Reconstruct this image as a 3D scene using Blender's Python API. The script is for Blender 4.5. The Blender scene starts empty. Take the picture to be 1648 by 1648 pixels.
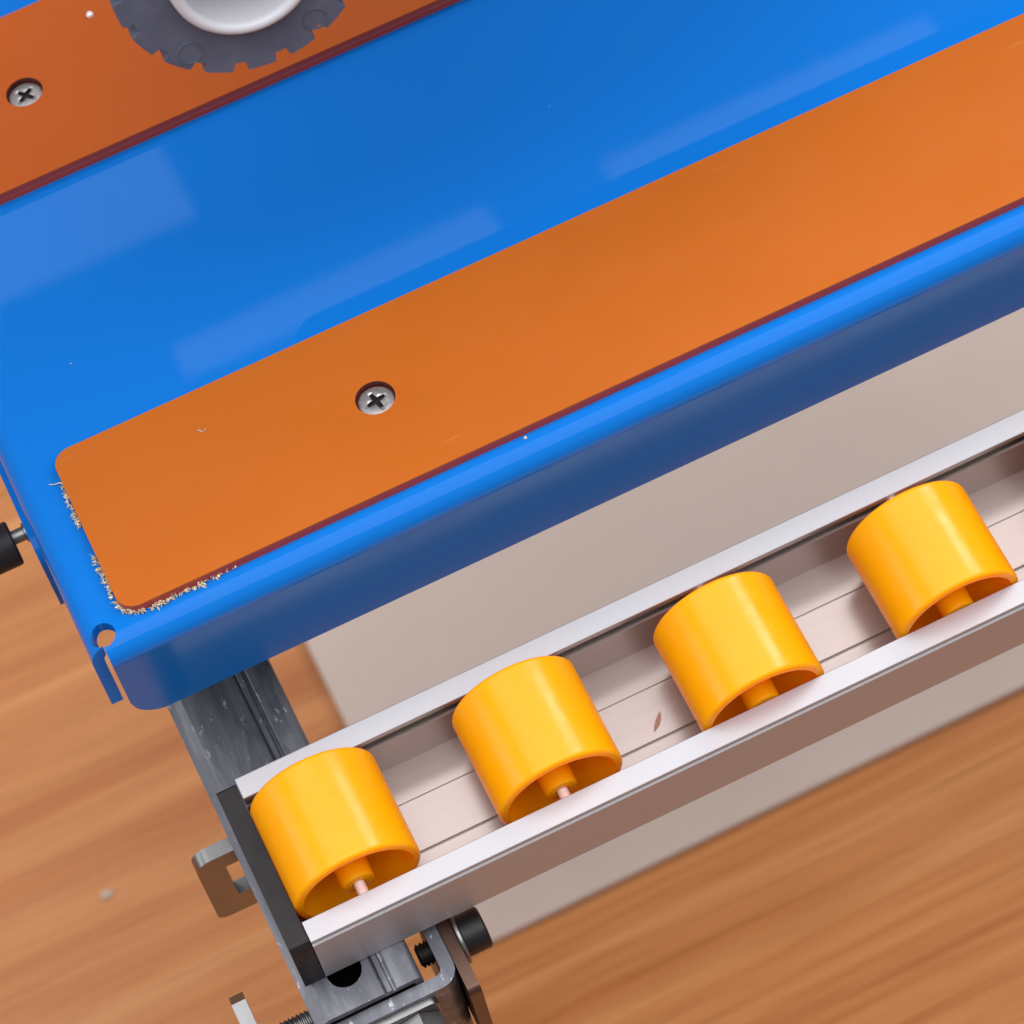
import bpy, bmesh, math, random
from mathutils import Vector, Matrix
random.seed(7)
C = bpy.context
S = C.scene
COL = S.collection
MM = 0.001
FLOOR = 480.0                       # rail top stands this many mm above the floor
def W(x, y, z):                     # millimetres, rail-top frame -> metres above the floor
    return Vector((x*MM, y*MM, (z+FLOOR)*MM))

# ---------------------------------------------------------------- camera
cam_d = bpy.data.cameras.new('camera'); cam = bpy.data.objects.new('camera', cam_d); COL.objects.link(cam)
right = Vector((0.9012282, -0.4225933, -0.09680781))
down = Vector((-0.41826488, -0.78877175, -0.45062333))
fwd = Vector((0.11407114, 0.4465413, -0.88746367))
M = Matrix((right, -down, -fwd)).transposed().to_4x4()
M.translation = W(-6.3497, -280.300, 707.462)
cam.matrix_world = M
cam_d.sensor_width = 36.0
cam_d.lens = 36.0*5500/1648
cam_d.clip_start = 0.02; cam_d.clip_end = 50
cam_d.dof.use_dof = True
cam_d.dof.focus_distance = 0.765
cam_d.dof.aperture_fstop = cam_d.lens/4.6
S.camera = cam

# ---------------------------------------------------------------- light
S.view_settings.view_transform = 'Standard'; S.view_settings.look = 'None'
S.view_settings.exposure = 0.36; S.view_settings.gamma = 1.0
w = bpy.data.worlds.new('World'); S.world = w; w.use_nodes = True
w.node_tree.nodes['Background'].inputs[0].default_value = (0.94, 0.95, 1.0, 1)
w.node_tree.nodes['Background'].inputs[1].default_value = 0.26
def area(name, loc, target, sx, sy, radiance, col=(1, 1, 1)):
    d = bpy.data.lights.new(name, 'AREA'); d.shape = 'RECTANGLE'; d.size = sx; d.size_y = sy
    d.energy = radiance*math.pi*sx*sy; d.color = col
    o = bpy.data.objects.new(name, d); COL.objects.link(o)
    o.location = loc
    o.rotation_euler = (Vector(target)-Vector(loc)).to_track_quat('-Z', 'Y').to_euler()
    return o
AIM = W(90, 60, 20)
o = area('overhead_softbox', AIM+Vector((1.00, 0.0, 3.0)), AIM, 6.4, 3.9, 2.8, (1.0, 0.985, 0.965)); o.rotation_euler = (0, 0, 0)
area('side_window', AIM+Vector((1.75, 0.95, 1.50)), AIM, 0.5, 0.7, 11.0, (1.0, 0.98, 0.96))
area('left_fill_light', AIM+Vector((-1.15, 0.22, 0.50)), AIM, 0.45, 0.5, 4.5, (1.0, 0.98, 0.96))  # added fill without a known source, brightens the rollers' left sides
# dim ceiling panels that mirror in the blue paint
for x, y, sx, sy in ((330, 2148, 0.36, 0.055), (830, 2133, 0.385, 0.06), (70, 2425, 0.34, 0.155)):
    o = area('ceiling_panel', W(x, y, 1900), W(x, y, 0), sx, sy, 2.2); o.rotation_euler = (0, 0, 0)

# ---------------------------------------------------------------- materials
def mat(name, base=(0.5,)*3, rough=0.5, metal=0.0, coat=0.0, trans=0.0, sss=0.0, sss_r=(1, .4, .1), sss_s=0.003, spec=0.5, ior=1.5):
    m = bpy.data.materials.new(name); m.use_nodes = True
    b = m.node_tree.nodes['Principled BSDF']
    b.inputs['Base Color'].default_value = (*base, 1); b.inputs['Roughness'].default_value = rough
    b.inputs['Metallic'].default_value = metal; b.inputs['Coat Weight'].default_value = coat
    b.inputs['Coat Roughness'].default_value = 0.06
    b.inputs['Transmission Weight'].default_value = trans; b.inputs['IOR'].default_value = ior
    b.inputs['Specular IOR Level'].default_value = spec
    b.inputs['Subsurface Weight'].default_value = sss
    b.inputs['Subsurface Radius'].default_value = sss_r; b.inputs['Subsurface Scale'].default_value = sss_s
    return m, m.node_tree, b
def nd(nt, t, **k):
    n = nt.nodes.new(t)
    for a, v in k.items(): setattr(n, a, v)
    return n
def noise(nt, scale=(1, 1, 1), s=10.0, detail=4.0, rough=0.55, rot=(0, 0, 0), dist=0.0):
    tc = nd(nt, 'ShaderNodeTexCoord'); mp = nd(nt, 'ShaderNodeMapping')
    mp.inputs['Scale'].default_value = scale; mp.inputs['Rotation'].default_value = rot
    n = nd(nt, 'ShaderNodeTexNoise'); n.inputs['Scale'].default_value = s
    n.inputs['Detail'].default_value = detail; n.inputs['Roughness'].default_value = rough
    n.inputs['Distortion'].default_value = dist
    nt.links.new(tc.outputs['Object'], mp.inputs[0]); nt.links.new(mp.outputs[0], n.inputs['Vector'])
    return n
def ramp(nt, src, stops):
    r = nd(nt, 'ShaderNodeValToRGB'); e = r.color_ramp.elements
    while len(e) < len(stops): e.new(0.5)
    for el, (p, c) in zip(e, stops):
        el.position = p; el.color = (*c, 1) if len(c) == 3 else c
    nt.links.new(src, r.inputs[0]); return r
def mix(nt, fac, a, b, mode='MIX'):
    m = nd(nt, 'ShaderNodeMix', data_type='RGBA', blend_type=mode)
    for sock, v in ((m.inputs[0], fac), (m.inputs[6], a), (m.inputs[7], b)):
        if isinstance(v, (int, float)): sock.default_value = v
        elif isinstance(v, tuple): sock.default_value = (*v, 1)
        else: nt.links.new(v, sock)
    return m.outputs[2]
def rough_from(nt, b, n, lo, hi, p0=0.35, p1=0.65):
    mr = nd(nt, 'ShaderNodeMapRange'); mr.inputs[1].default_value = p0; mr.inputs[2].default_value = p1
    mr.inputs[3].default_value = lo; mr.inputs[4].default_value = hi
    nt.links.new(n.outputs[0], mr.inputs[0]); nt.links.new(mr.outputs[0], b.inputs['Roughness'])
def bump(nt, b, src, strength, dist):
    bp = nd(nt, 'ShaderNodeBump'); bp.inputs['Strength'].default_value = strength; bp.inputs['Distance'].default_value = dist
    nt.links.new(src, bp.inputs['Height']); nt.links.new(bp.outputs[0], b.inputs['Normal'])

# blue powder-coated steel: glossy, faint orange peel, small smudges
m_blue, nt, b = mat('blue_gloss_paint', (0.01, 0.15, 0.62), 0.05, spec=0.10)
n1 = noise(nt, s=22, detail=5); n2 = noise(nt, s=420, detail=2)
rough_from(nt, b, n1, 0.012, 0.024)
sp = noise(nt, s=70, detail=6, rough=0.7)
dirt = ramp(nt, sp.outputs[0], [(0.60, (0, 0, 0)), (0.80, (0.9, 0.9, 0.9))])
nt.links.new(mix(nt, dirt.outputs[0], (0.006, 0.166, 0.62), (0.014, 0.174, 0.57)), b.inputs['Base Color'])
bump(nt, b, n2.outputs[0], 0.006, 0.0002)

m_bluef = m_blue.copy(); m_bluef.name = 'blue_gloss_paint_flange'
for q in m_bluef.node_tree.nodes:
    if q.type == 'MAP_RANGE': q.inputs[3].default_value = 0.15; q.inputs[4].default_value = 0.2
m_bluef.node_tree.nodes['Principled BSDF'].inputs['Specular IOR Level'].default_value = 0.42
# orange laminate strips
m_orange, nt, b = mat('orange_laminate', (0.62, 0.155, 0.018), 0.38, spec=0.3)
n1 = noise(nt, s=30, detail=6, rough=0.65); n2 = noise(nt, s=900, detail=2); n3 = noise(nt, scale=(1, 14, 14), s=40, detail=5)
c = mix(nt, n1.outputs[0], (0.475, 0.113, 0.008), (0.51, 0.122, 0.010))
sp = ramp(nt, n3.outputs[0], [(0.69, (0, 0, 0)), (0.76, (1, 1, 1))])
c = mix(nt, sp.outputs[0], c, (0.52, 0.15, 0.03))
nd_ = noise(nt, s=650, detail=3, rough=0.8); du = ramp(nt, nd_.outputs[0], [(0.74, (0, 0, 0)), (0.80, (0.7, 0.7, 0.7))])
c = mix(nt, du.outputs[0], c, (0.62, 0.34, 0.20))
ns_ = noise(nt, scale=(1, 3, 1), s=14, detail=7, rough=0.7); c = mix(nt, ramp(nt, ns_.outputs[0], [(0.45, (0, 0, 0)), (0.75, (0.55, 0.55, 0.55))]).outputs[0], c, (0.44, 0.112, 0.012))
nt.links.new(c, b.inputs['Base Color']); rough_from(nt, b, n1, 0.33, 0.45); bump(nt, b, n2.outputs[0], 0.08, 0.0002)
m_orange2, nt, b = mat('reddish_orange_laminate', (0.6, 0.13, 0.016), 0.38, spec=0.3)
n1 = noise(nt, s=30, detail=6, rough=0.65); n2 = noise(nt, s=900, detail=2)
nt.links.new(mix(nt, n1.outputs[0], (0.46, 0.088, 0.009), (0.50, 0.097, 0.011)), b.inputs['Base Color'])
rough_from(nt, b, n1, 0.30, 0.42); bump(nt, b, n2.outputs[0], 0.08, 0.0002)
m_core, nt, b = mat('red_laminate_core', (0.36, 0.045, 0.03), 0.5)
n1 = noise(nt, scale=(1, 1, 30), s=60); nt.links.new(mix(nt, n1.outputs[0], (0.38, 0.04, 0.028), (0.55, 0.075, 0.05)), b.inputs['Base Color'])
m_hole_shade, _, _ = mat('shaded_drill_hole', (0.10, 0.012, 0.010), 0.6)  # core red darkened: shade inside the screw holes put into the colour
m_backing, _, _ = mat('grey_pink_backing', (0.42, 0.30, 0.27), 0.6)

# satin anodised aluminium with drawing lines along the rail
m_alu, nt, b = mat('anodised_aluminium', (0.80, 0.78, 0.80), 0.33, 0.45)
n1 = noise(nt, scale=(1.5, 260, 260), s=8, detail=4); rough_from(nt, b, n1, 0.42, 0.47)
n2 = noise(nt, s=120, detail=5, rough=0.7)
c = mix(nt, n1.outputs[0], (0.35, 0.343, 0.37), (0.377, 0.37, 0.397))
nt.links.new(c, b.inputs['Base Color']); bump(nt, b, n1.outputs[0], 0.015, 0.0001)

m_alu_shaded, nt, b = mat('shade_tinted_inner_aluminium', (0.42, 0.35, 0.34), 0.23, 0.5)  # channel shade and orange bounce put into the inner faces' colour
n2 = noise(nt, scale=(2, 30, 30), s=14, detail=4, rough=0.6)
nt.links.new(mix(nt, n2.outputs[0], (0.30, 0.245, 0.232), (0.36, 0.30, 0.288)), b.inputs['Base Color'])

# galvanised steel: mottled, scuffed
m_galv, nt, b = mat('galvanised_steel', (0.5, 0.52, 0.56), 0.4, 0.6)
n1 = noise(nt, scale=(1, 0.25, 1), s=110, detail=6, rough=0.65, dist=0.6); n2 = noise(nt, scale=(1, 0.45, 1), s=430, detail=5, rough=0.7)
n3 = noise(nt, scale=(1, 0.06, 1), s=240, detail=3)
c = ramp(nt, n1.outputs[0], [(0.3, (0.085, 0.09, 0.115)), (0.50, (0.15, 0.155, 0.185)), (0.70, (0.29, 0.30, 0.34))])
sc = ramp(nt, n2.outputs[0], [(0.61, (0, 0, 0)), (0.67, (1, 1, 1))])
c2 = mix(nt, sc.outputs[0], c.outputs[0], (0.55, 0.56, 0.60))
st = ramp(nt, n3.outputs[0], [(0.60, (0, 0, 0)), (0.78, (0.6, 0.6, 0.6))])
c3 = mix(nt, st.outputs[0], c2, (0.10, 0.105, 0.12))
nt.links.new(c3, b.inputs['Base Color']); rough_from(nt, b, n1, 0.40, 0.55); bump(nt, b, n2.outputs[0], 0.15, 0.0003)

m_zinc, nt, b = mat('zinc_plated_steel', (0.40, 0.40, 0.41), 0.34, 1.0)
n1 = noise(nt, s=160, detail=5); rough_from(nt, b, n1, 0.3, 0.46)
nt.links.new(mix(nt, n1.outputs[0], (0.17, 0.17, 0.175), (0.26, 0.26, 0.265)), b.inputs['Base Color'])
m_screw, nt, b = mat('nickel_screw', (0.52, 0.49, 0.49), 0.38, 0.8)
n1 = noise(nt, s=700, detail=4); rough_from(nt, b, n1, 0.3, 0.5)
m_chrome, _, _ = mat('polished_pin', (0.85, 0.83, 0.82), 0.2, 0.45)
m_black, nt, b = mat('black_plastic', (0.022, 0.019, 0.021), 0.42, spec=0.18)
n1 = noise(nt, s=260, detail=5, rough=0.7); rough_from(nt, b, n1, 0.36, 0.52)
sp = ramp(nt, n1.outputs[0], [(0.72, (0, 0, 0)), (0.78, (1, 1, 1))])
nt.links.new(mix(nt, sp.outputs[0], (0.022, 0.019, 0.021), (0.07, 0.065, 0.065)), b.inputs['Base Color'])
m_oxide_shade, _, _ = mat('black_oxide_and_recess_shade', (0.012, 0.011, 0.011), 0.45, 0.3)  # bolt blackening; also painted-in shade for screw recesses and the channel hole
m_brown_shade, _, _ = mat('shaded_plated_steel', (0.10, 0.055, 0.04), 0.35, 0.7)  # spacer plate's shade put into a dark brown base colour

# yellow roller plastic, slightly translucent
m_yel, nt, b = mat('yellow_roller_plastic', (0.93, 0.40, 0.008), 0.30, spec=0.42, sss=0.1, sss_r=(1.0, 0.40, 0.05), sss_s=0.002)
n1 = noise(nt, s=60, detail=4); n2 = noise(nt, scale=(1, 0.3, 1), s=500, detail=3)
nt.links.new(mix(nt, n1.outputs[0], (1.0, 0.535, 0.002), (1.0, 0.57, 0.003)), b.inputs['Base Color'])
n3 = noise(nt, s=240, detail=6, rough=0.7)
rough_from(nt, b, n3, 0.17, 0.34); bump(nt, b, n2.outputs[0], 0.07, 0.0002)
tr = nd(nt, 'ShaderNodeBsdfTranslucent'); tr.inputs[0].default_value = (1.0, 0.40, 0.003, 1)
ms = nd(nt, 'ShaderNodeMixShader'); ms.inputs[0].default_value = 0.48
nt.links.new(b.outputs[0], ms.inputs[1]); nt.links.new(tr.outputs[0], ms.inputs[2])
nt.links.new(ms.outputs[0], nt.nodes['Material Output'].inputs[0])

m_rub, nt, b = mat('translucent_grey_rubber', (0.11, 0.135, 0.24), 0.4, spec=0.35, trans=0.25, ior=1.42)
n1 = noise(nt, s=55, detail=5, rough=0.65)
nt.links.new(mix(nt, ramp(nt, n1.outputs[0], [(0.35, (0, 0, 0)), (0.7, (1, 1, 1))]).outputs[0], (0.10, 0.125, 0.21), (0.17, 0.195, 0.28)), b.inputs['Base Color'])
m_hub, nt, b = mat('white_plastic', (0.60, 0.61, 0.68), 0.35, sss=0.15, sss_r=(1, 1, 1), sss_s=0.003)
m_fibre, nt, b = mat('pale_frayed_fibre', (0.55, 0.47, 0.33), 0.75)
n1 = noise(nt, s=900, detail=2); nt.links.new(ramp(nt, n1.outputs[0], [(0.35, (0.34, 0.27, 0.16)), (0.6, (0.72, 0.63, 0.46))]).outputs[0], b.inputs['Base Color'])
m_chip, _, _ = mat('brown_wood_chip', (0.42, 0.20, 0.14), 0.7)
m_white, nt, b = mat('white_melamine', (0.58, 0.43, 0.355), 0.32)
n1 = noise(nt, s=9, detail=6, rough=0.65); rough_from(nt, b, n1, 0.28, 0.4)
nt.links.new(mix(nt, n1.outputs[0], (0.50, 0.385, 0.335), (0.66, 0.525, 0.465)), b.inputs['Base Color'])

# laminate wood floor
m_floor, nt, b = mat('wood_laminate_floor', (0.5, 0.2, 0.09), 0.3, spec=0.3)
n1 = noise(nt, scale=(0.5, 15, 1), s=4.5, detail=6, rough=0.6, rot=(0, 0, math.radians(2.3)), dist=0.15)
n2 = noise(nt, scale=(1.0, 62, 1), s=5, detail=5, rough=0.6, rot=(0, 0, math.radians(2.3)))
n3 = noise(nt, scale=(1.2, 5, 1), s=3.2, detail=3, dist=1.2)
c = ramp(nt, n1.outputs[0], [(0.28, (0.47, 0.155, 0.046)), (0.45, (0.565, 0.215, 0.07)), (0.57, (0.615, 0.25, 0.085)), (0.72, (0.68, 0.32, 0.128))])
g = ramp(nt, n2.outputs[0], [(0.38, (0.72, 0.66, 0.62)), (0.60, (1, 1, 1))])
c2 = mix(nt, 0.42, c.outputs[0], g.outputs[0], 'MULTIPLY')
k = ramp(nt, n3.outputs[0], [(0.62, (1, 1, 1)), (0.80, (0.72, 0.60, 0.52))])
c3 = mix(nt, 0.8, c2, k.outputs[0], 'MULTIPLY')
n4 = noise(nt, scale=(2.2, 210, 1), s=6, detail=5, rough=0.7, rot=(0, 0, math.radians(2.3)))
pk = ramp(nt, n4.outputs[0], [(0.36, (0.62, 0.52, 0.46)), (0.50, (1, 1, 1))])
c4 = mix(nt, 0.7, c3, pk.outputs[0], 'MULTIPLY')
nt.links.new(c4, b.inputs['Base Color']); rough_from(nt, b, n2, 0.28, 0.42)

# the exposure is set for the rollers: everything else takes this much less albedo
KEEP = 0.79
for m in bpy.data.materials:
    if m in (m_yel, m_fibre, m_chrome, m_alu, m_alu_shaded, m_zinc) or not m.use_nodes: continue
    b = m.node_tree.nodes.get('Principled BSDF'); sk = b.inputs['Base Color']
    if sk.is_linked:
        src = sk.links[0].from_socket
        m.node_tree.links.new(mix(m.node_tree, 1.0, src, (KEEP, KEEP, KEEP), 'MULTIPLY'), sk)
    else:
        v = sk.default_value; sk.default_value = (v[0]*KEEP, v[1]*KEEP, v[2]*KEEP, 1)
    b.inputs['Specular IOR Level'].default_value *= 0.85

# ---------------------------------------------------------------- mesh helpers (millimetres)
def finish(bm, angle=32):
    bmesh.ops.remove_doubles(bm, verts=bm.verts, dist=1e-5)
    bmesh.ops.recalc_face_normals(bm, faces=bm.faces)
    for f in bm.faces: f.smooth = True
    for e in bm.edges:
        e.smooth = not (len(e.link_faces) == 2 and e.calc_face_angle(0) > math.radians(angle))
def mesh_of(name, bm, mats, angle=32):
    finish(bm, angle)
    bmesh.ops.scale(bm, vec=(MM, MM, MM), verts=bm.verts)
    me = bpy.data.meshes.new(name); bm.to_mesh(me); bm.free()
    for m in (mats if isinstance(mats, (list, tuple)) else [mats]): me.materials.append(m)
    return me
def obj(name, bm, mats, parent=None, angle=32):
    o = bpy.data.objects.new(name, mesh_of(name, bm, mats, angle)); COL.objects.link(o)
    if parent: o.parent = parent
    weighted(o)
    return o
def weighted(o):
    md = o.modifiers.new('weighted_normal', 'WEIGHTED_NORMAL'); md.keep_sharp = True; md.weight = 100
def empty(name, loc, label, cat, rot=(0, 0, 0), group=None):
    o = bpy.data.objects.new(name, None); COL.objects.link(o)
    o.location = loc; o.rotation_euler = rot; o.empty_display_size = 0.01
    o['label'] = label; o['category'] = cat
    if group: o['group'] = group
    return o
def box(bm, x0, x1, y0, y1, z0, z1, mi=0):
    r = bmesh.ops.create_cube(bm, size=1)
    bmesh.ops.scale(bm, vec=(x1-x0, y1-y0, z1-z0), verts=r['verts'])
    bmesh.ops.translate(bm, vec=((x0+x1)/2, (y0+y1)/2, (z0+z1)/2), verts=r['verts'])
    for f in {f for v in r['verts'] for f in v.link_faces}: f.material_index = mi
    return r['verts']
def bevel(bm, w, seg=2, verts=None, angle=30):
    es = [e for e in bm.edges if len(e.link_faces) == 2 and e.calc_face_angle(0) > math.radians(angle)
          and (verts is None or (e.verts[0] in verts and e.verts[1] in verts))]
    bmesh.ops.bevel(bm, geom=es, offset=w, segments=seg, affect='EDGES', profile=0.5)
def extrude(bm, pts, a0, a1, axis='x', mi=0):
    """closed polygon pts (u,v) swept along axis from a0 to a1"""
    def P(u, v, a):
        return {'x': (a, u, v), 'y': (u, a, v), 'z': (u, v, a)}[axis]
    lo = [bm.verts.new(P(u, v, a0)) for u, v in pts]; hi = [bm.verts.new(P(u, v, a1)) for u, v in pts]
    n = len(pts); fs = [bm.faces.new(lo), bm.faces.new(hi[::-1])]
    for i in range(n): fs.append(bm.faces.new((lo[i], hi[i], hi[(i+1) % n], lo[(i+1) % n])))
    for f in fs: f.material_index = mi
    return lo+hi
def lathe(bm, prof, seg=48, axis='y', org=(0, 0, 0), mi=0):
    """closed profile of (radius, along) rings round the axis"""
    rings = []
    for r, a in prof:
        ring = []
        for i in range(seg):
            t = 2*math.pi*i/seg; p, q = r*math.cos(t), r*math.sin(t)
            co = {'y': (p, a, q), 'x': (a, p, q), 'z': (p, q, a)}[axis]
            ring.append(bm.verts.new(Vector(co)+Vector(org)))
        rings.append(ring)
    n = len(prof)
    for k in range(n):
        A, B = rings[k], rings[(k+1) % n]
        for i in range(seg):
            j = (i+1) % seg
            try: f = bm.faces.new((A[i], A[j], B[j], B[i])); f.material_index = mi
            except ValueError: pass
def solid_lathe(bm, prof, seg=40, axis='y', org=(0, 0, 0), mi=0):
    """open profile capped with discs at both ends"""
    rings = []
    for r, a in prof:
        ring = []
        for i in range(seg):
            t = 2*math.pi*i/seg; p, q = r*math.cos(t), r*math.sin(t)
            co = {'y': (p, a, q), 'x': (a, p, q), 'z': (p, q, a)}[axis]
            ring.append(bm.verts.new(Vector(co)+Vector(org)))
        rings.append(ring)
    fs = []
    for A, B in zip(rings, rings[1:]):
        for i in range(seg):
            j = (i+1) % seg; fs.append(bm.faces.new((A[i], A[j], B[j], B[i])))
    fs += [bm.faces.new(rings[0]), bm.faces.new(rings[-1][::-1])]
    for f in fs: f.material_index = mi
def round_rect(x0, x1, y0, y1, r, seg=6):
    pts = []
    for cx, cy, a in ((x1-r, y1-r, 0), (x0+r, y1-r, 90), (x0+r, y0+r, 180), (x1-r, y0+r, 270)):
        for i in range(seg+1):
            t = math.radians(a+90*i/seg); pts.append((cx+r*math.cos(t), cy+r*math.sin(t)))
    return pts
def boolean(o, cutters, op='DIFFERENCE', angle=32):
    """apply cutters (bmesh list, mm) to object o's mesh"""
    tmp = []; o.modifiers.clear()
    for cb in cutters:
        c = bpy.data.objects.new('cutter', mesh_of('cutter', cb, o.data.materials[:] or [])); COL.objects.link(c)
        c.parent = o.parent; tmp.append(c)
        md = o.modifiers.new('cut', 'BOOLEAN'); md.operation = op; md.solver = 'EXACT'; md.object = c
    dg = C.evaluated_depsgraph_get(); dg.update()
    me = bpy.data.meshes.new_from_object(o.evaluated_get(dg))
    o.modifiers.clear(); old = o.data; name = old.name; o.data = me
    bpy.data.meshes.remove(old); me.name = name
    for c in tmp:
        d = c.data; bpy.data.objects.remove(c); bpy.data.meshes.remove(d)
    bm = bmesh.new(); bm.from_mesh(me)
    for f in bm.faces: f.smooth = True
    for e in bm.edges: e.smooth = not (len(e.link_faces) == 2 and e.calc_face_angle(0) > math.radians(angle))
    bm.to_mesh(me); bm.free(); weighted(o)
    return o
def thread(bm, x0, x1, r, pitch, axis='x', org=(0, 0, 0), seg=24):
    prof = [(r*0.7, x0), (r*0.86, x0+pitch*0.4)]; x = x0+pitch*0.6
    while x < x1-pitch*0.5:
        prof += [(r, x), (r, x+pitch*0.15), (r*0.84, x+pitch*0.5), (r*0.84, x+pitch*0.65)]; x += pitch
    prof.append((r*0.84, x1)); solid_lathe(bm, prof, seg, axis, org)

# ================================================================ setting
bm = bmesh.new()
v = [bm.verts.new((x, y, 0)) for x, y in ((-2500, -2500), (2500, -2500), (2500, 2500), (-2500, 2500))]; bm.faces.new(v)
fl = obj('floor', bm, m_floor); fl['kind'] = 'structure'; fl['label'] = 'warm brown wood laminate floor below the machine'

# white board lying under the table
bm = bmesh.new(); box(bm, 0, 620, 0, 420, 0, 5); bevel(bm, 1.5, 2)
wb = obj('white_board', bm, m_white); wb.location = W(51, 158.5, -FLOOR)
wb['label'] = 'pale white board lying on the wood floor under the table edge'; wb['category'] = 'board'

# ================================================================ blue work table (leans back 8 degrees)
T = empty('work_table', W(-9.29, 67.88, 45), 'bright blue sheet metal work table with two orange strips screwed on top', 'work table', (math.radians(-8), 0, 0))
R, TH = 5.6, 2.8
def L_profile(depth, flange, tilt=0.0):
    """sheet profile: flat top from u=depth to 0, bend, flange down; u is distance inwards"""
    out = [(depth, 0.0)]
    for i in range(11):
        t = math.radians(90*i/10); out.append((-R*math.sin(t), -R+R*math.cos(t)))
    lean = (flange-R)*math.tan(math.radians(tilt))
    out.append((-R+lean, -flange))
    ri = R-TH; inn = [(-ri+lean, -flange)]
    for i in range(11):
        t = math.radians(90-90*i/10); inn.append((-ri*math.sin(t), -R+ri*math.cos(t)))
    inn.append((depth, -TH))
    return out+inn
bm = bmesh.new()
extrude(bm, L_profile(360, 33.0, 8.0), -4.6, 520, 'x')
top = obj('table_top', bm, m_blue, T)
b2 = bmesh.new(); extrude(b2, [(u-2.8, v) for u, v in L_profile(0.2, 22.0)], -2.6, 360, 'y')
c0 = bmesh.new(); box(c0, -4.8, -2.8, 1.0, 400, -60, 1.0)          # left margin is taken by the side flange
c1 = bmesh.new(); lathe(c1, [(0.001, -9), (2.9, -9), (2.9, 4), (0.001, 4)], 40, 'z', (-3.7, 0.1, 0))
# rounded lower corner of the front flange
c2 = bmesh.new()
pc = [(-3.3, -28), (4.2, -28)] + [(4.2+7.4*math.cos(math.radians(a)), -19.8+7.4*math.sin(math.radians(a))) for a in range(270, 179, -9)]
pc = [(-6, -40), (4.6, -40)] + [(4.6-9.0*math.sin(math.radians(a)), -24.4-9.0*math.cos(math.radians(a))) for a in range(0, 91, 9)] + [(-6, -24.4)]
extrude(c2, pc, -9, 4, 'y')
boolean(top, [c0])
boolean(top, [b2], 'UNION')
boolean(top, [c1, c2])
top.data.materials.append(m_bluef)
for p in top.data.polygons:
    if p.normal.y < -0.95: p.material_index = len(top.data.materials)-1

def wear_strip(y0, y1, x0, x1, z1, screws, second=False):
    bm = bmesh.new()
    pts = round_rect(x0, x1, y0, y1, 4.5, 8)
    if second:
        extrude(bm, pts, 0.0, 1.3, 'z', 1); 
        s = extrude(bm, [(x, y+0.25 if y < (y0+y1)/2 else y-0.25) for x, y in pts], 1.3, 1.8, 'z', 2)
        extrude(bm, pts, 1.8, z1-0.5, 'z', 1)
    else:
        extrude(bm, pts, 0.0, z1-0.5, 'z', 1)
    extrude(bm, [(x, y) for x, y in pts], z1-0.5, z1, 'z', 0)
    bmesh.ops.remove_doubles(bm, verts=bm.verts, dist=1e-4)
    # inner duplicate caps between the layers are removed
    seen = {}
    for f in bm.faces: seen.setdefault(tuple(sorted(v.index for v in f.verts)), []).append(f)
    bm.verts.index_update(); seen = {}
    for f in bm.faces: seen.setdefault(tuple(sorted(v.index for v in f.verts)), []).append(f)
    dead = [f for fs in seen.values() if len(fs) > 1 for f in fs]
    bmesh.ops.delete(bm, geom=dead, context='FACES_ONLY')
    o = obj('wear_strip', bm, [m_orange2 if second else m_orange, m_core, m_backing, m_hole_shade], T)
    cuts = []
    for x, y, a in screws:
        cb = bmesh.new(); lathe(cb, [(0.001, z1-1.9), (4.6, z1-1.9), (4.6, z1+2), (0.001, z1+2)], 44, 'z', (x, y, 0), 3); cuts.append(cb)
    boolean(o, cuts)
    for x, y, a in screws:
        sb = bmesh.new()
        solid_lathe(sb, [(3.9, -0.52), (4.15, -0.3), (4.05, -0.05), (3.4, 0.12), (2.2, 0.22), (0.9, 0.26)], 44, 'z')
        so = obj('screw', sb, [m_screw, m_oxide_shade], o)
        so.location = Vector((x, y, z1-1.45+0.1))*MM; so.rotation_euler = (0, 0, math.radians(a))
        kb = bmesh.new()
        a_, t_ = 2.6, 0.56
        plus = [(a_, -t_), (a_, t_), (t_*1.3, t_*1.3), (t_, a_), (-t_, a_), (-t_*1.3, t_*1.3), (-a_, t_), (-a_, -t_), (-t_*1.3, -t_*1.3), (-t_, -a_), (t_, -a_), (t_*1.3, -t_*1.3)]
        vs = extrude(kb, plus, -0.45, 1.0, 'z', 1)  # cross recess takes the black slot, its shade put into the colour
        for vv in vs:
            if vv.co.z < 0: vv.co.x *= 0.8; vv.co.y *= 0.8
        kk = bpy.data.objects.new('cutter', mesh_of('cutter', kb, [m_screw, m_oxide_shade])); COL.objects.link(kk); kk.parent = o
        kk.location = so.location; kk.rotation_euler = so.rotation_euler
        so.modifiers.clear(); md = so.modifiers.new('cut', 'BOOLEAN'); md.solver = 'EXACT'; md.object = kk
        dg = C.evaluated_depsgraph_get(); dg.update()
        me = bpy.data.meshes.new_from_object(so.evaluated_get(dg)); so.modifiers.clear(); so.data = me
        d = kk.data; bpy.data.objects.remove(kk); bpy.data.meshes.remove(d)
    return o
strip = wear_strip(1.3, 49.3, 2.2, 500, 2.6, [(73.2, 25.9, 12), (283.2, 25.9, 40), (493.2, 25.9, 5)])
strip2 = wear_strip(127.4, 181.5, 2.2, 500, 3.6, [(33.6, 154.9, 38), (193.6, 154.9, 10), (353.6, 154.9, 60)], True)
strip2['label'] = 'darker orange strip at the back with a layered edge'

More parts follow.
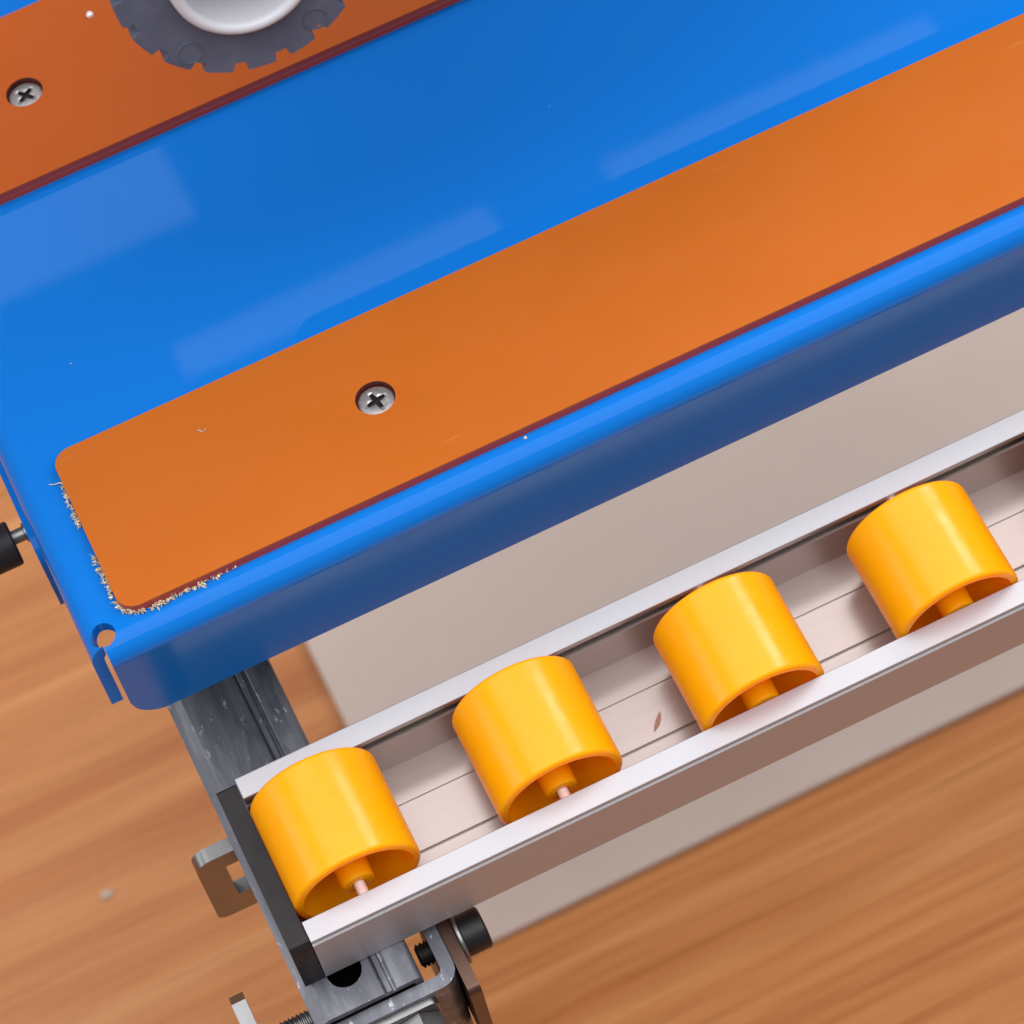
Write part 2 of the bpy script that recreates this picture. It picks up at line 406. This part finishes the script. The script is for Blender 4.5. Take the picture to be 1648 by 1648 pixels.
# pale frayed fibres torn off round the end of the front strip
bm = bmesh.new()
def sliver(p, d, ln, wd):
    d = d.normalized(); s = d.cross(Vector((random.uniform(-1, 1), random.uniform(-1, 1), random.uniform(-1, 1)))).normalized()*wd
    n = d.cross(s).normalized()*wd*0.6
    q = p+d*ln*0.5+n*random.uniform(-1, 1); e = p+d*ln
    vs = [bm.verts.new(x) for x in (p-s, p+s, p+n, q+s*0.8, q-s*0.8, q+n, e)]
    for t in ((0, 1, 3, 4), (1, 2, 5, 3), (2, 0, 4, 5), (4, 3, 6), (3, 5, 6), (5, 4, 6), (0, 2, 1)):
        bm.faces.new([vs[i] for i in t])
def fray(path, n, out, spread):
    for _ in range(n):
        t = random.random()*(len(path)-1); i = int(t); a, c = Vector(path[i]), Vector(path[i+1]); p = a.lerp(c, t-i)
        p += Vector(out)*random.uniform(0, spread); p.z = random.uniform(0.05, 1.0)
        sliver(p, Vector(out)*random.uniform(0.2, 1)+Vector((random.uniform(-1, 1), random.uniform(-1, 1), random.uniform(-.2, .6))),
               random.uniform(0.3, 1.4), random.uniform(0.10, 0.34))
fray([(2.6, 42.5, 0), (2.2, 36, 0), (2.2, 29, 0)], 105, (-1, -0.2, 0), 0.75)
fray([(2.2, 20, 0), (2.2, 13, 0), (2.2, 6, 0), (3.6, 2.7, 0)], 130, (-1, -0.1, 0), 0.9)
fray([(3.6, 2.7, 0), (7, 1.3, 0)], 50, (-0.4, -1, 0), 0.5)
fray([(8, 1.3, 0), (14, 1.3, 0), (21, 1.3, 0)], 105, (0, -1, 0), 0.8)
fray([(21, 1.3, 0), (29, 1.3, 0)], 14, (0.2, -1, 0), 0.3)
sliver(Vector((2.0, 42.6, .5)), Vector((-1, .15, .1)), 2.1, 0.22); sliver(Vector((0.1, 43.2, .4)), Vector((-.9, .5, .1)), 1.1, 0.2)
fz = obj('frayed_fibre', bm, m_fibre, T, 10); fz['kind'] = 'stuff'

# crumbs on the paint
def crumb(name, x, y, z, s, m, parent, stretch=1.0):
    bm = bmesh.new(); bmesh.ops.create_icosphere(bm, subdivisions=1, radius=s)
    for vv in bm.verts: vv.co *= random.uniform(0.6, 1.1); vv.co.x *= stretch; vv.co.z *= 0.6
    o = obj(name, bm, m, parent); o.location = Vector((x, y, z+s*0.3))*MM; o.rotation_euler = (0, 0, random.random()*3); return o
for x, y, s in ((98.5, 0.3, 0.5), (15.5, 73.5, .2), (143, 85, .14)):
    crumb('paint_crumb', x, y, 0, s, m_fibre, T)

# curled white shaving on the front strip
bm = bmesh.new(); pts = []
for i in range(9):
    t = math.radians(200+i*14); pts.append(Vector((1.1*math.cos(t), 1.1*math.sin(t)*1.4, 0.25+0.2*math.sin(i))))
prev = None
for i, p in enumerate(pts):
    r = 0.16*(0.4+math.sin(math.pi*i/8)); ring = [bm.verts.new(p+Vector((r*math.cos(a), 0, r*math.sin(a)))) for a in (0, 1.57, 3.14, 4.71)]
    if prev:
        for j in range(4): bm.faces.new((prev[j], prev[(j+1) % 4], ring[(j+1) % 4], ring[j]))
    else: bm.faces.new(ring)
    prev = ring
bm.faces.new(prev[::-1])
sh = obj('plastic_shaving', bm, m_hub); sh.matrix_world = Matrix.Translation(W(-9.29, 67.88, 45)) @ Matrix.Rotation(math.radians(-8), 4, 'X') @ Matrix.Translation(Vector((35.6, 38.9, 2.6))*MM)
sh['label'] = 'tiny curled white shaving lying on the front orange strip'; sh['category'] = 'shaving'

# bright pin standing in the back strip
bm = bmesh.new(); solid_lathe(bm, [(0.9, -1), (0.95, 0.5), (0.7, 0.9), (0.3, 1.05)], 20, 'z')
pn = obj('stud', bm, m_chrome, strip2); pn.location = Vector((56.5, 169.7, 3.6))*MM

# lower side plate with its black clamping knob, seen past the left edge
bm = bmesh.new()
extrude(bm, round_rect(-3, 105, -42, -16, 6, 6), -12.6, -9.8, 'x'); bevel(bm, 0.5, 2)
sp_ = obj('side_plate', bm, m_blue, T); sp_.location = Vector((2.6, 43, 0))*MM
bm = bmesh.new(); solid_lathe(bm, [(5.2, -44), (5.5, -43.5), (5.5, -16.6), (5.1, -16.2)], 36, 'x'); 
kn = obj('clamp_knob', bm, m_black, T); kn.location = Vector((2.6, 55.5, -29))*MM
bm = bmesh.new(); solid_lathe(bm, [(1.7, -16.4), (1.7, -13.4), (2.4, -13.2), (2.4, -12.7)], 24, 'x')
wsh = obj('knob_washer', bm, m_zinc, T); wsh.location = Vector((2.6, 56.2, -28.2))*MM

# ================================================================ roller rail
RL = empty('roller_rail', W(0, 0, 0), 'aluminium roller rail with yellow rollers and a black end cap beside the blue table', 'roller rail')
Wd = 43.9
prof = [(0, -22.5), (0, -2.6), (0.55, -2.3), (0.55, -1.15), (0.12, -0.95), (0.12, -0.15), (0.27, 0),
        (5.3, 0), (5.45, -0.15), (5.45, -1.75), (2.2, -1.75), (2.2, -4.1), (5.45, -4.1), (5.6, -4.3), (5.6, -19.4),
        (16.2, -19.4), (16.2, -18.5), (28.3, -18.5), (28.3, -18.9), (28.7, -18.9), (28.7, -18.5), (38.0, -18.5),
        (38.0, -4.4), (38.1, -4.3), (38.6, -4.3), (38.7, -4.4), (38.9, -13), (43.0, -13), (43.0, -1.6), (38.45, -1.6), (38.45, -0.15), (38.6, 0),
        (43.65, 0), (43.9, -0.2), (43.9, -22.5)]
bm = bmesh.new(); extrude(bm, prof, 0, 620, 'x')
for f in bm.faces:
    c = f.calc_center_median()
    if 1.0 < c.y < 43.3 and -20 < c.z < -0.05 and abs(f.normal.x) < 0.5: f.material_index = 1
obj('rail_profile', bm, [m_alu, m_alu_shaded], RL, 20)
# end cap: thick black plate with a rounded top lip
bm = bmesh.new()
cap = [(0.0, -22.7), (-0.1, -4.2), (0.3, -2.6), (1.2, -1.3), (2.4, -0.9), (42.6, -0.9), (43.2, -1.4), (43.4, -22.7)]
extrude(bm, cap, -5.2, -0.25, 'x'); bevel(bm, 0.35, 2, angle=50)
obj('end_cap', bm, m_black, RL)

RR, AX = 15.4, -2.8
def roller_mesh():
    bm = bmesh.new(); L = 13.4
    p = [(RR-1.9, -L), (RR-1.6, -L-0.02)]
    for i in range(7):
        t = math.radians(15*i); p.append((RR-1.1+1.1*math.sin(t), -L+1.1-1.1*math.cos(t)))
    for i in range(7):
        t = math.radians(90-15*i); p.append((RR-1.1+1.1*math.sin(t), L-1.1+1.1*math.cos(t)))
    p += [(RR-1.6, L), (RR-1.9, L), (RR-2.1, L-0.4), (RR-2.3, 1.2), (RR-2.6, 0.9)]
    hub = [(4.6, 0.9), (4.2, 1.3), (3.9, L-0.4), (3.5, L), (1.75, L), (1.65, L-0.6), (1.65, -L+0.6), (1.75, -L), (3.5, -L), (3.9, -L+0.4), (4.2, -1.3), (4.6, -0.9)]
    p += hub + [(RR-2.6, -0.9), (RR-2.3, -1.2), (RR-2.1, -L+0.4)]
    lathe(bm, p, 72, 'y'); return bm
def axle_mesh():
    bm = bmesh.new(); solid_lathe(bm, [(1.2, -19.0), (1.3, -18.8), (1.3, 18.8), (1.2, 19.0)], 28, 'y'); return bm
xs = [(15.2, 22.4), (65.2, 21.6), (115.0, 19.2), (164.6, 19.1), (214.6, 21.5), (264.6, 22.3), (314.6, 21.2), (364.6, 22.0)]
r0 = obj('roller', roller_mesh(), m_yel, RL, 50); r0.location = Vector((xs[0][0], xs[0][1], AX))*MM
a0 = obj('axle', axle_mesh(), m_chrome, r0); a0.location = Vector((0, 21.95-xs[0][1], 0))*MM
for x, y in xs[1:]:
    r = r0.copy(); COL.objects.link(r); r.parent = RL; r.location = Vector((x, y, AX))*MM
    r.rotation_euler = (0, random.uniform(0, 6.28), 0)
    a = a0.copy(); COL.objects.link(a); a.parent = r; a.location = Vector((0, 21.95-y, 0))*MM
# brown chip on the rail floor
bm = bmesh.new(); vs = []
for i in range(9):
    t = i/8; wv = 0.55*math.sin(math.pi*min(1, t*1.02))**0.8+0.03; x = 0.35*math.sin(t*2.4)
    vs.append([bm.verts.new((x+sx*wv, -2.6+5.2*t, z)) for sx, z in ((-1, 0.05), (1, 0.05), (1, 0.22), (-1, 0.22))])
for A, B in zip(vs, vs[1:]):
    for j in range(4): bm.faces.new((A[j], A[(j+1) % 4], B[(j+1) % 4], B[j]))
bm.faces.new(vs[0]); bm.faces.new(vs[-1][::-1])
ch = obj('wood_chip', bm, m_chip); ch.location = W(93.6, 20.1, -18.5); ch.rotation_euler = (0, 0, math.radians(-38))
ch['label'] = 'small brown wood chip lying in the rail between the second and third roller'; ch['category'] = 'wood chip'

# ================================================================ galvanised support channel under the rail
SC = empty('support_channel', W(0, 0, -23), 'scuffed galvanised steel channel crossing under the left end of the roller rail', 'steel channel')
X0, X1, ZB = -6.6, 19.6, -26.0
def rnd(cx, cz, r, a0, a1, n=7):
    return [(cx+r*math.cos(math.radians(a0+(a1-a0)*i/n)), cz+r*math.sin(math.radians(a0+(a1-a0)*i/n))) for i in range(n+1)]
prof = [(X0-0.3, -2.4)] + rnd(X0+3.4, -0.9, 0.9, 125, 90, 3) + [(9.4, 0)] + rnd(9.9, -0.45, 0.5, 110, 30, 3) + [(10.2, -0.9), (10.5, -0.9), (10.7, -0.3)] + \
    [(11.0, 0.05), (12.0, 0.05), (12.3, -0.3)] + [(12.5, -0.9), (12.9, -0.9), (13.2, -0.3), (13.6, 0)] + rnd(X1-1.6, -1.6, 1.6, 90, 0, 5) + \
    [(X1, ZB), (X1-2, ZB), (X1-2, -2), (X0+3, -2.2), (X0+2, -3.4), (X0+2, ZB), (X0-0.3, ZB)]
bm = bmesh.new(); extrude(bm, prof, -9.6, 330, 'y')
chn = obj('channel_body', bm, m_galv, SC, 40)
cb = bmesh.new(); extrude(cb, [(4.2+4.15*math.cos(math.radians(a)), 5.0+(4.15*math.sin(math.radians(a)) + (6 if math.sin(math.radians(a)) > 0 else -5.2))) for a in range(0, 360, 6)], -5, 5, 'z')
boolean(chn, [cb], angle=40)
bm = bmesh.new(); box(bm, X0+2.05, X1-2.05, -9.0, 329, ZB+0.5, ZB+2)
obj('dark_hole_sheet', bm, m_oxide_shade, SC)  # black sheet added inside so the hole shows dark

# ================================================================ clamp bracket on the end of the channel
CB = empty('clamp_bracket', W(10, -11, -49), 'zinc plated bent clamp bracket bolted across the front end of the steel channel', 'bracket')
def cbm(): return bmesh.new()
def place(o, x=0, y=0, z=0): o.location = Vector((x-10, y+11, z+49))*MM; return o
# bent strap: leg along x in front of the channel end, then a leg along y on the right
bm = cbm(); t = 3.2; xi = 27.4
plan = [(-16, -13.0), (-16, -9.8), (xi-t-1.6, -9.8)] + [(xi-t-1.6+1.6*math.sin(math.radians(a)), -8.2-1.6*math.cos(math.radians(a))) for a in (20, 45, 70, 90)] + \
    [(xi-t, 9), (xi, 9)] + [(xi-4.4+4.4*math.cos(math.radians(a)), -8.6-4.4*math.sin(math.radians(a))) for a in (0, 20, 45, 70, 90)]
extrude(bm, plan, -72, -26.5, 'z'); bevel(bm, 0.3, 2, angle=60)
place(obj('bent_strap', bm, m_galv, CB, 25))
bm = cbm(); extrude(bm, round_rect(-17, 8, -62, -27, 2.0, 4), 27.6, 30.6, 'x'); bevel(bm, 0.25, 1, angle=60)
place(obj('spacer_plate', bm, m_brown_shade, CB))
bm = cbm(); solid_lathe(bm, [(6.2, 30.7), (6.4, 30.9), (6.4, 31.5), (6.2, 31.7)], 36, 'x', (0, -2.2, -31))
place(obj('washer', bm, m_zinc, CB))
bm = cbm(); lathe(bm, [(5.0, 31.8), (5.1, 32.0), (5.1, 37.2), (4.7, 37.7), (2.6, 37.7), (2.6, 35), (0.01, 35), (0.01, 31.8)], 40, 'x', (0, -2.2, -31))
cs = place(obj('cap_screw', bm, m_oxide_shade, CB))
bm = cbm(); thread(bm, 20.8, 27.0, 3.0, 1.0, 'x', (0, -2.2, -31)); o = obj('screw_thread', bm, m_oxide_shade, cs)
# hexagon bolt on the front face
bm = cbm()
hx = [(6.6*math.cos(math.radians(60*i+18)), 6.6*math.sin(math.radians(60*i+18))) for i in range(6)]
extrude(bm, hx, -20.5, -14.7, 'y'); bevel(bm, 0.5, 2, angle=40)
hb = place(obj('hexagon_bolt', bm, m_zinc, CB), 14.0, 0, -36.5)
bm = cbm(); extrude(bm, round_rect(-9.5, 8.6, -11, 7.4, 2, 4), -14.6, -13.05, 'y'); bevel(bm, 0.25, 1, angle=60)
place(obj('backing_plate', bm, m_zinc, CB), 12.0, 0, -36.0)
# threaded rod passing through the channel side
bm = cbm(); thread(bm, -16.5, -6.0, 3.0, 1.0, 'x', (0, -1.6, -40)); place(obj('threaded_rod', bm, m_zinc, CB))
# hook blade on the left
bm = cbm(); extrude(bm, [(13.5, -43), (10.4, -40), (-30, -40), (-30, -60), (-18, -60), (-18, -46), (13.5, -46)], -22.4, -18.9, 'x'); bevel(bm, 0.25, 2, angle=40)
place(obj('hook_blade', bm, m_zinc, CB))
bm = cbm(); box(bm, -22.4, -16, -29.5, -26.5, -60, -46); place(obj('hook_foot', bm, m_zinc, CB))

# slotted tab sticking out on the left of the channel
SB = empty('slotted_tab', W(-6.6, 42, -45), 'bent steel tab with a rectangular slot sticking out left of the channel', 'bracket')
bm = bmesh.new()
out = [(8, 0)] + rnd(-10.6+5.0, -5.0, 5.0, 90, 180, 6)[1:] 
out = [(6.5, 0), (-6.2, 0)] + rnd(-6.2, -4.2, 4.2, 90, 180, 6)[1:] + [(-10.4, -32)] + rnd(-7.4, -32, 3.0, 180, 270, 5)[1:] + [(6.5, -35)]
extrude(bm, out, -2.0, 1.6, 'y'); bevel(bm, 0.3, 2, angle=60)
tab = obj('tab_plate', bm, m_zinc, SB, 40); 
cb = bmesh.new(); box(cb, -3.6, 4.0, -9, 9, -25, -7)
boolean(tab, [cb])
tab.location = Vector((0, 0.6, 16.5))*MM

# ================================================================ notched feed wheel above the back strip
n_axis = Vector((-0.0796, -0.949, 0.3046)).normalized()
Cw = Vector((-6.3497, -280.300, 707.462)) + 715.0*((fwd*5500+right*(383-824)+down*(-62-824)).normalized())
FW = empty('edge_feeder', W(*Cw), 'grey notched rubber wheel with white hub hanging from its feeder above the back orange strip', 'feeder')
yv = -n_axis; xv = (Vector((1, 0, 0))-yv*yv.x).normalized(); zv = xv.cross(yv)
FW.rotation_euler = Matrix((xv, yv, zv)).transposed().to_euler()
sc = 715/5500; Rw = 212*sc
bm = bmesh.new()
N = 18; outer = []
nw = 3.6
for k in range(N):
    a = math.radians(-(5+20*k)); d = math.radians(nw)
    for i in range(5): 
        aa = a + d + (math.radians(20)-2*d)*i/4; outer.append((Rw*math.cos(aa), Rw*math.sin(aa), aa))
    outer.append((0.925*Rw*math.cos(a+math.radians(20)-d*0.75), 0.925*Rw*math.sin(a+math.radians(20)-d*0.75), 0))
    outer.append((0.925*Rw*math.cos(a+math.radians(20)+d*0.75), 0.925*Rw*math.sin(a+math.radians(20)+d*0.75), 0))
ang = lambda p: math.atan2(p[1], p[0])
outer = sorted(outer, key=ang)
inner_r = 0.605*Rw
def ring(a0, s): return [bm.verts.new((x*s, a0, z*s)) for x, z, _ in outer]
def ringi(a0): return [bm.verts.new((inner_r*math.cos(ang(p)), a0, inner_r*math.sin(ang(p)))) for p in outer]
r1, r2, r3, r4, r5 = ringi(0), ring(0, 0.985), ring(0.5, 1.0), ring(30, 1.0), ringi(30)
loops = [r1, r2, r3, r4, r5]; n = len(outer)
for A, B in zip(loops, loops[1:]+loops[:1]):
    for i in range(n): bm.faces.new((A[i], A[(i+1) % n], B[(i+1) % n], B[i]))
ty = obj('rubber_tyre', bm, m_rub, FW, 25)
for k in range(5):
    a = math.radians(-(133-72*k)); cx, cz = 0.85*Rw*math.cos(a), 0.85*Rw*math.sin(a)
    bm = bmesh.new(); lathe(bm, [(2.35, 0.2), (2.45, -0.25), (2.7, -0.25), (2.8, 0.2)], 28, 'y', (cx, 0, cz)); obj('moulded_ring', bm, m_rub, FW)
bm = bmesh.new()
rp = []
for i in range(9):
    t = math.radians(180*i/8); rp.append((0.53*Rw+0.05*Rw*math.cos(t), -1.7*math.sin(t)-2.2))
lathe(bm, rp + [(0.47*Rw, 15), (0.2*Rw, 16), (0.2*Rw, 28), (0.61*Rw, 28), (0.61*Rw, 1.0), (0.585*Rw, 0.4)], 64, 'y')
obj('wheel_hub', bm, m_hub, FW, 40)
bm = bmesh.new(); solid_lathe(bm, [(0.19*Rw, 12.5), (0.2*Rw, 13), (0.2*Rw, 52)], 32, 'y'); obj('wheel_shaft', bm, m_zinc, FW)

# unseen head on the wheel shaft, shaped to shade the back strip
C.view_layer.update()
def head_part(name, x0, x1, y0, y1, z0, z1, m):
    bm = bmesh.new(); extrude(bm, round_rect(x0, x1, y0, y1, 8, 6), z0, z1, 'z'); bevel(bm, 2, 2, angle=50)
    o = obj(name, bm, m, FW); o.matrix_parent_inverse = FW.matrix_world.inverted(); o.location = W(0, 0, 0)
    return o
head_part('shade_housing', 64, 290, 162, 218, 124, 200, m_blue)
head_part('shade_post', 120, 175, 175, 235, 200.5, 325, m_galv)
head_part('shade_beam', -200, 175, 236, 330, 312, 370, m_blue)

# small white scrap on the floor
cr = crumb('paper_scrap', 0, 0, 0, 2.2, m_white, None, 1.4); cr.location = W(-57, 243, -FLOOR+0.8)
cr['label'] = 'tiny white scrap lying on the wood floor at the left'; cr['category'] = 'scrap'
